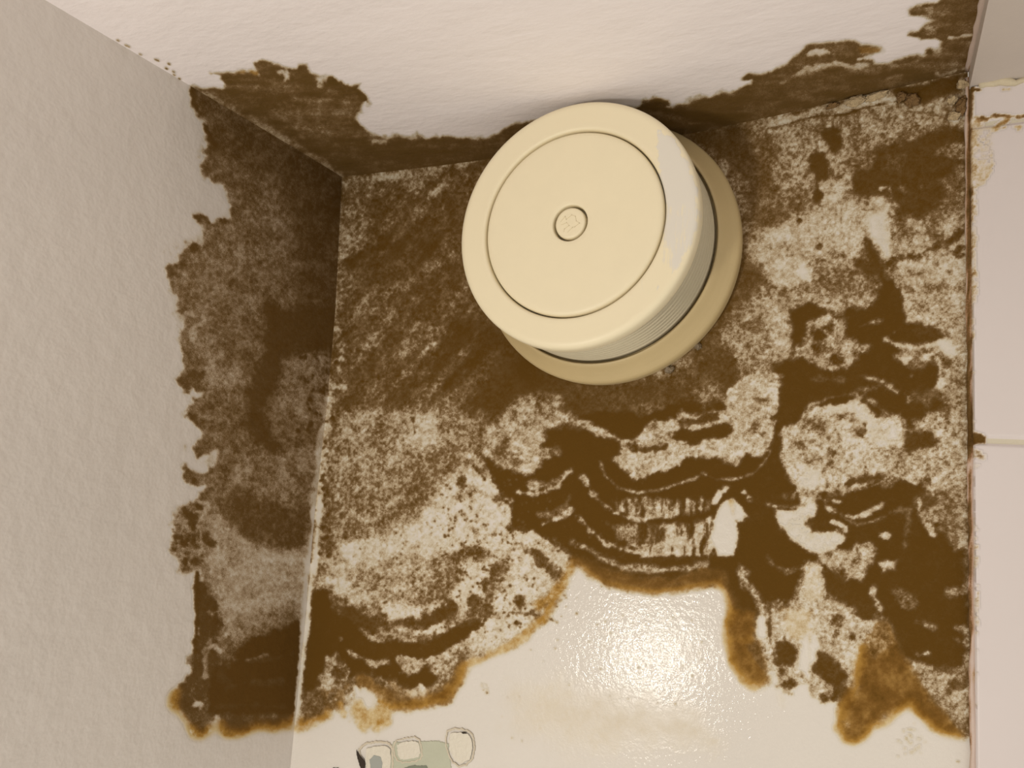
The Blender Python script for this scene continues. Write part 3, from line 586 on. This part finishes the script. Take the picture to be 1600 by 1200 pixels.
# ---------------- tiled strip right of the mould ----------------
XT, YT = .4005, -.006
zj1 = hit(1560, 689, YT)[2]; zj2 = hit(1518, 196, YT)[2]; PITCH = zj2 - zj1; zp = hit(1518, 135, YT)[2]
us = axis(XT, XT, .445, .80, .0008, .02); vsz = axis(-.60, -.44, zp - .0005, zp - .0005, .0006, .02)
U, V = np.meshgrid(us, vsz); k = np.abs((V - zj1 + PITCH/2) % PITCH - PITCH/2)   # distance from the nearest horizontal joint
edge = np.minimum(k, 99); dep = np.where(edge < .0013, .0012, .0012*np.exp(-((edge - .0013)/.0007)**2))
dep = dep + np.where(U - XT < .001, .0006*(1 - (U - XT)/.001), 0)
dep[:, 0] = -YT - .0002
co = np.stack([U, YT + dep, V], -1).reshape(-1, 3); st = sample(MAPS['tile'], co); px, py = to_px(co)
st *= np.clip(1 - np.maximum(px - 1600, 0)/60, 0, 1)[:, None]
n, m = len(us), len(vsz); j, i = np.mgrid[0:m - 1, 0:n - 1]; a = (j*n + i).ravel(); F = np.stack([a, a + 1, a + n + 1, a + n], 1)
gr = (edge.ravel()[F].mean(1) < .0012)
M_GROUT = wall_mat('grout', (208, 194, 166), (214, 199, 170), .8, .1)
me = grid_mesh('wall_right', co, F, st); o = link('wall_right', me, [M_TILE, M_GROUT]); o['kind'] = 'structure'
me.polygons.foreach_set('material_index', gr.astype(np.int32)); me.update()
on = st[:, 0][F].max(1) > .12
tag(link('mould_growth', grid_mesh('mould_tile', co + np.array([0, -.0003, 0]), F[on], st), M_TILE),
    'thin brown mould stain along the tile edge and tile joints at right', 'mould', None, 'stuff')
def boxm(name, x0, x1, y0, y1, z0, z1, mat, bev=0, parent=None):
    bm = bmesh.new(); bmesh.ops.create_cube(bm, size=1)
    for v in bm.verts: v.co = ((x0 + x1)/2 + v.co.x*(x1 - x0), (y0 + y1)/2 + v.co.y*(y1 - y0), (z0 + z1)/2 + v.co.z*(z1 - z0))
    if bev: bmesh.ops.bevel(bm, geom=list(bm.edges), offset=bev, segments=2, affect='EDGES')
    me = bpy.data.meshes.new(name); bm.to_mesh(me); bm.free(); return link(name, me, mat, parent)
M_PANEL = simple('panel_paint', (196, 180, 162), .55, .3, ((400, .15, .0006),), .05)
M_CAULK = simple('caulk', (200, 182, 148), .7, .2, ((260, .5, .0015),), .14, 120)
boxm('ceiling_right', XT + .0002, .80, -.70, 0, zp, .03, M_PANEL)['kind'] = 'structure'
boxm('wall_behind_tiles', XT + .0012, .80, YT + .0025, .0, -.60, zp, M_PANEL)['kind'] = 'structure'
def tube(name, P, R, mat, seg=10, jit=0, parent=None, squash=None):
    rnd = random.Random(3); bm = bmesh.new(); rings = []
    P = [Vector(p) for p in P]
    for i, p in enumerate(P):
        t = (P[min(i + 1, len(P) - 1)] - P[max(i - 1, 0)]).normalized()
        a = t.cross(Vector((.3, .9, .2))).normalized(); b = t.cross(a)
        r = (R[i] if isinstance(R, (list, tuple)) else R)*(1 + jit*rnd.uniform(-1, 1))
        rings.append([bm.verts.new(p + a*math.cos(2*math.pi*k/seg)*r + b*math.sin(2*math.pi*k/seg)*r) for k in range(seg)])
    for A, B in zip(rings, rings[1:]):
        for k in range(seg): bm.faces.new((A[k], A[(k + 1) % seg], B[(k + 1) % seg], B[k]))
    bm.faces.new(rings[0][::-1]); bm.faces.new(rings[-1]); bmesh.ops.recalc_face_normals(bm, faces=bm.faces)
    me = bpy.data.meshes.new(name); bm.to_mesh(me); bm.free(); smooth(me); return link(name, me, mat, parent)
bead = tube('trim_1', [(XT - .0004 + .0002*math.sin(i*.7), -.0022, -.60 + i*.005) for i in range(int((.60 + float(zc(.4)))/.005))], .0014, None, 8, .2); bead['kind'] = 'structure'
b2 = tube('trim_2', [(XT - .0002, -.002 - i*.006, float(S_ceil(np.array(.4), np.array(i*.006))[2]) - .0003) for i in range(60)], .0016, None, 8, .25); b2['kind'] = 'structure'
def stain_on(o, MAP, mat):
    me = o.data; c_ = np.array([v.co for v in me.vertices]); c4 = np.ones((len(c_), 4), np.float32); c4[:, :3] = sample(MAP, c_)
    me.attributes.new('stain', 'FLOAT_COLOR', 'POINT').data.foreach_set('color', c4.ravel()); me.materials.append(mat)
M_BEAD = wall_mat('old_sealant_bead', (204, 180, 160), (196, 166, 140), .5, .3, tan=(168, 130, 96), mid=(122, 88, 52), brown=(78, 52, 18))
stain_on(bead, MAPS['tile'], M_BEAD); stain_on(b2, MAPS['tile'], M_BEAD)
tube('trim_3', [(XT + .004 + i*.003, YT - .0005 + .0006*math.sin(i*1.3), zp - .0006 + .0009*math.sin(i*.9) + .0005*math.sin(i*2.3)) for i in range(130)], .0020, M_CAULK, 12, .3)['kind'] = 'structure'

# ---------------- the round vent ----------------
AX, AZ = .2118, -.0770
M_FACE = simple('cream_plastic', (233, 215, 175), .42, .4, ((900, .10, .0003),), .03)
M_BASE = simple('tan_plastic', (196, 170, 120), .42, .4, ((700, .15, .0004),), .07, 40)
M_RIB = simple('ribbed_plastic', (196, 180, 146), .55, .3, ((700, .15, .0004),), .06, 80)
def lathe(name, prof, mat, parent, seg=256, top=None, sub=6):
    # profile points (radius, y) are joined by short straight runs; verts are local to the vent's own origin at the wall
    pr = []
    for (r0, y0), (r1, y1) in zip(prof, prof[1:]):
        n = max(1, min(sub, int(math.hypot(r1 - r0, y1 - y0)/.0012)))
        pr += [(r0 + (r1 - r0)*k/n, y0 + (y1 - y0)*k/n) for k in range(n)]
    pr.append(prof[-1]); bm = bmesh.new(); rings = []
    for r, y in pr:
        if r < 1e-6: rings.append([bm.verts.new((0, y, 0))]); continue
        ring = []
        for k in range(seg):
            t = 2*math.pi*k/seg; x = r*math.cos(t); z = r*math.sin(t)
            if top: z = min(z, float(zc(AX + x)*math.exp(y/.09)) - AZ - top)
            ring.append(bm.verts.new((x, y, z)))
        rings.append(ring)
    for A, B in zip(rings, rings[1:]):
        for k in range(seg):
            k2 = (k + 1) % seg
            if len(A) == 1: bm.faces.new((A[0], B[k2], B[k]))
            elif len(B) == 1: bm.faces.new((A[k], A[k2], B[0]))
            else: bm.faces.new((A[k], A[k2], B[k2], B[k]))
    bmesh.ops.recalc_face_normals(bm, faces=bm.faces)
    me = bpy.data.meshes.new(name); bm.to_mesh(me); bm.free(); smooth(me)
    return link(name, me, mat, parent)
vent = bpy.data.objects.new('exhaust_vent', None); COL.objects.link(vent); vent.location = (AX, -.0002, AZ); vent.empty_display_size = .02
tag(vent, 'round cream plastic air vent with ribbed collar on the mouldy back wall', 'air vent')
base = lathe('base_plate', [(.0800, 0), (.0806, -.002), (.0807, -.0065), (.0803, -.0088), (.0792, -.0103), (.0775, -.0116), (.0745, -.0150), (.0718, -.0186),
             (.0708, -.0194), (.0702, -.0192), (.0699, -.0182), (.0698, -.013), (.0640, -.013), (.0640, 0)], M_BASE, vent, top=.0004)
base['label'] = 'darker tan flared base plate against the wall'
rib = [(.0655, -.0135), (.0668, -.0138), (.0682, -.0150), (.0684, -.0200)]
nr = 7; y0_, y1_ = -.0205, -.0510
for k in range(nr*8 + 1):
    ph = k/8; rib.append((.0686 - .0036*(.5 - .5*math.cos(2*math.pi*ph))**1.3, y0_ + (y1_ - y0_)*k/(nr*8)))
rib += [(.0670, -.0515), (.0640, -.0516), (.0600, -.0535), (0, -.0535)]
col = lathe('collar', rib, M_RIB, vent, sub=3)
col['label'] = 'ribbed grey-beige collar between base plate and front rim'
ring = lathe('front_rim', [(.0650, -.0511), (.0682, -.0511), (.0690, -.0514), (.0693, -.0524), (.0693, -.0550), (.0691, -.0573), (.0686, -.0588), (.0677, -.0597),
             (.0664, -.0602), (.0650, -.0604), (.0630, -.0603), (.0560, -.0604), (.0540, -.0606), (.0531, -.0604), (.0525, -.0598), (.0522, -.0588), (.0520, -.0550), (.0518, -.0536)], None, vent, sub=8)
disc = lathe('centre_disc', [(.0512, -.0536), (.0513, -.0583), (.0510, -.0593), (.0504, -.0600), (.0494, -.0604), (.0470, -.0606), (.0300, -.0607), (.0108, -.0607), (.0103, -.0605), (.0100, -.0598), (.0099, -.0550), (.0099, -.0536)], M_FACE, vent, sub=8)
BO = (hit(886, 348, -.0606) - np.array([AX, 0, AZ])); BX, BZ = float(BO[0]), float(BO[2])
print('button offset', BX, BZ)
but = lathe('centre_button', [(.0087, -.0536), (.0087, -.0590), (.0085, -.0598), (.0080, -.0603), (.0072, -.0604), (0, -.0604)], M_FACE, vent, seg=96)
# rim: cream plastic with a scrape of whitish paint on its right side
m, nt, bs = new_mat('cream_plastic_scraped')
at = N(nt, 'ShaderNodeAttribute', attribute_name='scrape'); sn = noise_node(nt, 500, 3, .7, (1, 1, .12)); fn = noise_node(nt, 60, 4, .65)
f = math_node(nt, 'SMOOTH_MIN', 1., math_node(nt, 'MAXIMUM', 0., math_node(nt, 'MULTIPLY', math_node(nt, 'ADD', at.outputs['Fac'], math_node(nt, 'MULTIPLY_ADD', sn.outputs[0], 1.6, -1.1)), 3.)), .1)
mx = N(nt, 'ShaderNodeMix', data_type='RGBA'); nt.links.new(f, mx.inputs[0]); mx.inputs[6].default_value = alb((233, 215, 175)); mx.inputs[7].default_value = alb((220, 208, 186))
nt.links.new(mx.outputs[2], bs.inputs['Base Color']); nt.links.new(math_node(nt, 'MULTIPLY_ADD', f, .3, .42), bs.inputs['Roughness']); bs.inputs['Specular IOR Level'].default_value = .4
bump(nt, bs, [(f, .35, .0003), (fn.outputs[0], .08, .0006)])
ring.data.materials.append(m)
R1 = (680, 120, .41667)
TILE['R'] = R1
sc = Canvas(); sc.fill('R835,205 900,250 950,320 985,420 985,560 950,660 900,715 870,640 862,500 845,380 838,300', 1, soft=4, rough=3); sc.fill('R850,480 990,480 960,640 900,720 855,690', .5, soft=6, rough=4, a=.7)
sc.line('R1000,520 960,620 880,740 780,850', 3, .45, soft=2, rough=1); sc.fill('R840,470 860,470 850,560 780,800 760,800', .25, soft=5, a=.6)
co = np.array([v.co for v in ring.data.vertices]) + np.array([AX, 0, AZ]); s_ = sample((sc.D,), co)[:, 0]
at = ring.data.attributes.new('scrape', 'FLOAT', 'POINT'); at.data.foreach_set('value', s_.astype(np.float32))
ring['label'] = 'cream front rim with whitish scraped paint on its right side'
# faint moulded mark on the button: three bent arrow strokes
M_MARK = simple('button_mark', (219, 199, 156), .45, .35, None, .02)
bm = bmesh.new()
def stroke(P, w=.00016, h=.00012):
    for (a, b) in zip(P, P[1:]):
        a = Vector((a[0], 0, a[1])); b = Vector((b[0], 0, b[1])); d = (b - a); n_ = Vector((-d.z, 0, d.x)).normalized()*w; up = Vector((0, -h, 0)); e = d.normalized()*w
        q = [a - e - n_, a - e + n_, b + e + n_, b + e - n_]
        lo = [bm.verts.new(v) for v in q]; hi = [bm.verts.new(v + up) for v in q]
        bm.faces.new(hi)
        for k in range(4): bm.faces.new((lo[k], lo[(k + 1) % 4], hi[(k + 1) % 4], hi[k]))
stroke([(-.0055, .0012), (-.0030, .0040), (-.0022, .0022), (.0008, .0044), (.0030, .0034)])
stroke([(.0030, .0034), (.0036, .0008), (.0056, -.0006), (.0030, -.0024)])
stroke([(-.0050, -.0006), (-.0020, .0004), (-.0004, -.0014), (-.0030, -.0030), (-.0034, -.0046)])
stroke([(-.0010, -.0050), (.0016, -.0026), (.0030, -.0024)])
bmesh.ops.recalc_face_normals(bm, faces=bm.faces)
me = bpy.data.meshes.new('moulded_mark'); bm.to_mesh(me); bm.free()
mk = link('moulded_mark', me, M_MARK, but); mk.location = (0, -.06035, 0)
# short scratches on the disc beside the rim
# ---------------- plaster lumps in the broken ceiling corner, sealant dabs ----------------
M_PL = simple('bare_plaster', (184, 158, 118), .9, .1, ((500, .8, .002),), .4, 420)
M_PLD = simple('stained_plaster', (124, 94, 58), .9, .1, ((500, .8, .002),), .4, 420)
def lump(name, px, py, w, h, d, mat, seed, label, cat, group=None, rot=0, yoff=0.):
    c = hit(px, py, -d*.45); sx = w*.00035/2; sz = h*.00035/2
    bm = bmesh.new(); bmesh.ops.create_icosphere(bm, subdivisions=4, radius=1)
    for v in bm.verts:
        k = 1 + .45*mnoise.fractal(v.co*1.3 + Vector((seed*7.1, 3, 1)), .8, 2.1, 4) + .2*mnoise.noise(v.co*5 + Vector((seed, 0, 9)))
        x, y, z = v.co*k; x, z = x*sx, z*sz
        v.co = (x*math.cos(rot) - z*math.sin(rot), y*d*.5, x*math.sin(rot) + z*math.cos(rot))
    me = bpy.data.meshes.new(name); bm.to_mesh(me); bm.free(); smooth(me)
    o = link(name, me, mat); o.location = c; return tag(o, label, cat, group)
GL = 'plaster lumps in the broken corner under the ceiling'
for i, (x, y, w, h, d, mt, lb, r_) in enumerate([
    (1337, 157, 28, 14, .004, M_PL, 'pale flat plaster lump on the ceiling crack, the biggest pale one', .15),
    (1370, 149, 30, 10, .003, M_PL, 'thin pale plaster lump on the crack, second from the left under the ceiling', .25),
    (1505, 132, 13, 14, .005, M_PL, 'round whitish plaster lump right at the strip, topmost of the lumps', 0),
    (1488, 156, 13, 12, .005, M_PL, 'yellowish white plaster lump below the broken cavity near the right strip', .3),
    (1503, 166, 15, 24, .005, M_PLD, 'brown stained upright plaster lump against the right strip', -.2),
    (1491, 181, 15, 12, .004, M_PL, 'pale plaster lump lowest in the broken corner near the strip', .1),
    (1408, 152, 13, 14, .004, M_PLD, 'brown round plaster lump at the left end of the dark broken cavity', .1),
    (1424, 156, 20, 20, .004, M_PLD, 'larger dark brown plaster lump inside the broken cavity under the ceiling', .2),
    (1301, 165, 18, 8, .003, M_PLD, 'small brown plaster crumb left of the biggest pale lump', .3)]):
    lump('plaster_lump', x, y, w, h, d, mt, i + 1, lb, 'plaster lump', GL, r_)
M_SEAL = simple('old_sealant', (118, 98, 70), .35, .5, ((500, .5, .001),), .2, 400)
lump('sealant_dab', 1090, 541, 11, 11, .003, M_SEAL, 21, 'small grey sealant dab at the vent base, right one of the pair', 'sealant dab', 'sealant dabs below the vent')
lump('sealant_dab', 1046, 577, 14, 12, .003, M_SEAL, 22, 'small grey sealant dab below the vent base, left one of the pair', 'sealant dab', 'sealant dabs below the vent')

# ---------------- peeled paint and glue pads at the bottom ----------------
TILE['Q'] = (480, 1080, .2125)
def sheet(name, outline, th, mat, parent=None, y=0., jitter=.0002, seed=1, hole=None):
    P = pts(outline); rnd = random.Random(seed); Q = []
    for a, b in zip(P, np.roll(P, -1, 0)):
        n_ = max(2, int(np.hypot(*(b - a))/2.5))
        for k in range(n_):
            q = hit(*(a + (b - a)*k/n_), 0); Q.append((q[0] + rnd.gauss(0, jitter), q[2] + rnd.gauss(0, jitter)))
    cx = sum(q[0] for q in Q)/len(Q); cz = sum(q[1] for q in Q)/len(Q)
    bm = bmesh.new()
    lo = [bm.verts.new((q[0] - cx, 0, q[1] - cz)) for q in Q]
    if hole:        # a raised rim: inner loop is the outline shrunk
        hi = [bm.verts.new(((q[0] - cx)*.985, -th, (q[1] - cz)*.985)) for q in Q]
        hi2 = [bm.verts.new(((q[0] - cx)*hole, -th, (q[1] - cz)*hole)) for q in Q]
        lo2 = [bm.verts.new(((q[0] - cx)*hole*.99, 0, (q[1] - cz)*hole*.99)) for q in Q]
        loops = [lo, hi, hi2, lo2]
    else:
        hi = [bm.verts.new(((q[0] - cx)*.98, -th, (q[1] - cz)*.98)) for q in Q]; loops = [lo, hi]
        bm.faces.new(hi)
    for A, B in zip(loops, loops[1:]):
        for k in range(len(A)): bm.faces.new((A[k], A[(k + 1) % len(A)], B[(k + 1) % len(A)], B[k]))
    bmesh.ops.recalc_face_normals(bm, faces=bm.faces)
    me = bpy.data.meshes.new(name); bm.to_mesh(me); bm.free()
    o = link(name, me, mat, parent); o.location = (cx, y, cz); return o
M_GREEN = simple('old_green_paint', (184, 180, 152), .55, .3, ((300, .3, .0008),), .08, 90)
M_DGREEN = simple('dark_green_paint', (124, 126, 104), .5, .3, ((300, .3, .0008),), .1, 90)
M_GREY = simple('grey_undercoat', (158, 156, 142), .5, .3, None, .06)
M_PAD = simple('cream_pad', (216, 203, 178), .45, .4, ((350, .5, .0012),), .06, 200)
M_RIM = simple('pad_rim', (202, 186, 158), .6, .3, ((500, .4, .0006),), .2, 500)
M_BLACK = simple('black_crack', (62, 52, 42), .8, .1, None, .2)  # near-black colour for the cracks and the pad's chip
gp = sheet('bare_paint_patch', 'Q620,400 640,365 720,380 850,365 960,362 1040,385 1060,560 1000,680 700,700 600,690', .0003, M_GREEN, None, -.0002)
tag(gp, 'grey-green patch of old paint bared between the cream pads at the bottom edge', 'paint patch')
p_ = sheet('dark_patch', 'Q700,570 760,545 880,545 900,580 860,640 720,650', .0002, M_DGREEN, None, -.0006); p_.parent = gp; p_.location = Vector(p_.location) - Vector(gp.location); p_['label'] = 'darker green blob of the paint patch'
def pad(outline, inner, label, seed, th=.0006, extras=()):
    r = sheet('adhesive_pad', inner, th*.6, M_PAD, None, -.0006, .0002, seed); tag(r, label, 'adhesive pad', 'square adhesive pads at the bottom edge')
    q = sheet('rim', outline, th, M_RIM, None, -.0002, .00022, seed + 5, hole=.90)
    q.parent = r; q.location = Vector(q.location) - Vector(r.location)
    for nm, ol, t2, mt in extras:
        e = sheet(nm, ol, t2, mt, None, -.0006 - th*.6, .0001, seed + 9); e.parent = r; e.location = Vector(e.location) - Vector(r.location)
    return r
pad('Q375,430 400,395 440,374 520,366 590,366 630,395 640,470 640,560 630,660 420,660 400,540', 'Q440,420 500,400 580,395 618,420 622,520 612,640 450,640 430,520',
    'left cream pad with grey blob and blackened left edge, leftmost of three at the bottom', 3, extras=(('grey_blob', 'Q465,500 500,465 545,480 560,520 550,600 480,620', .0002, M_GREY),))
pad('Q635,400 655,360 700,342 800,328 830,350 850,400 855,470 840,505 790,520 700,530 660,510 640,460', 'Q665,390 710,368 800,360 830,385 838,450 825,485 740,500 690,495 668,460',
    'small rounded cream pad in the middle of three at the bottom', 13)
pad('Q1015,340 1030,290 1060,272 1140,270 1190,285 1225,320 1240,420 1225,500 1180,545 1120,560 1070,530 1040,470 1020,400', 'Q1045,340 1060,305 1130,298 1190,310 1215,350 1220,430 1200,500 1140,530 1085,500 1050,430',
    'taller wrinkled cream pad at the right of three at the bottom', 23, extras=(('dark_chip', 'Q1140,300 1155,296 1172,298 1178,306 1160,309 1145,306', .0002, M_BLACK),))
ck = sheet('paint_crack', 'Q372,425 385,440 400,470 425,500 438,530 425,570 430,640 400,640 405,560 385,500', .0004, M_BLACK, None, -.0014)
tag(ck, 'black ragged crack along the left edge of the leftmost pad', 'paint crack')
ck = sheet('paint_crack', 'Q185,575 195,560 230,560 250,585 230,600 200,600', .0004, M_BLACK, None, -.0002)
tag(ck, 'small black chip at the bottom frame edge, left of the pads', 'paint crack')
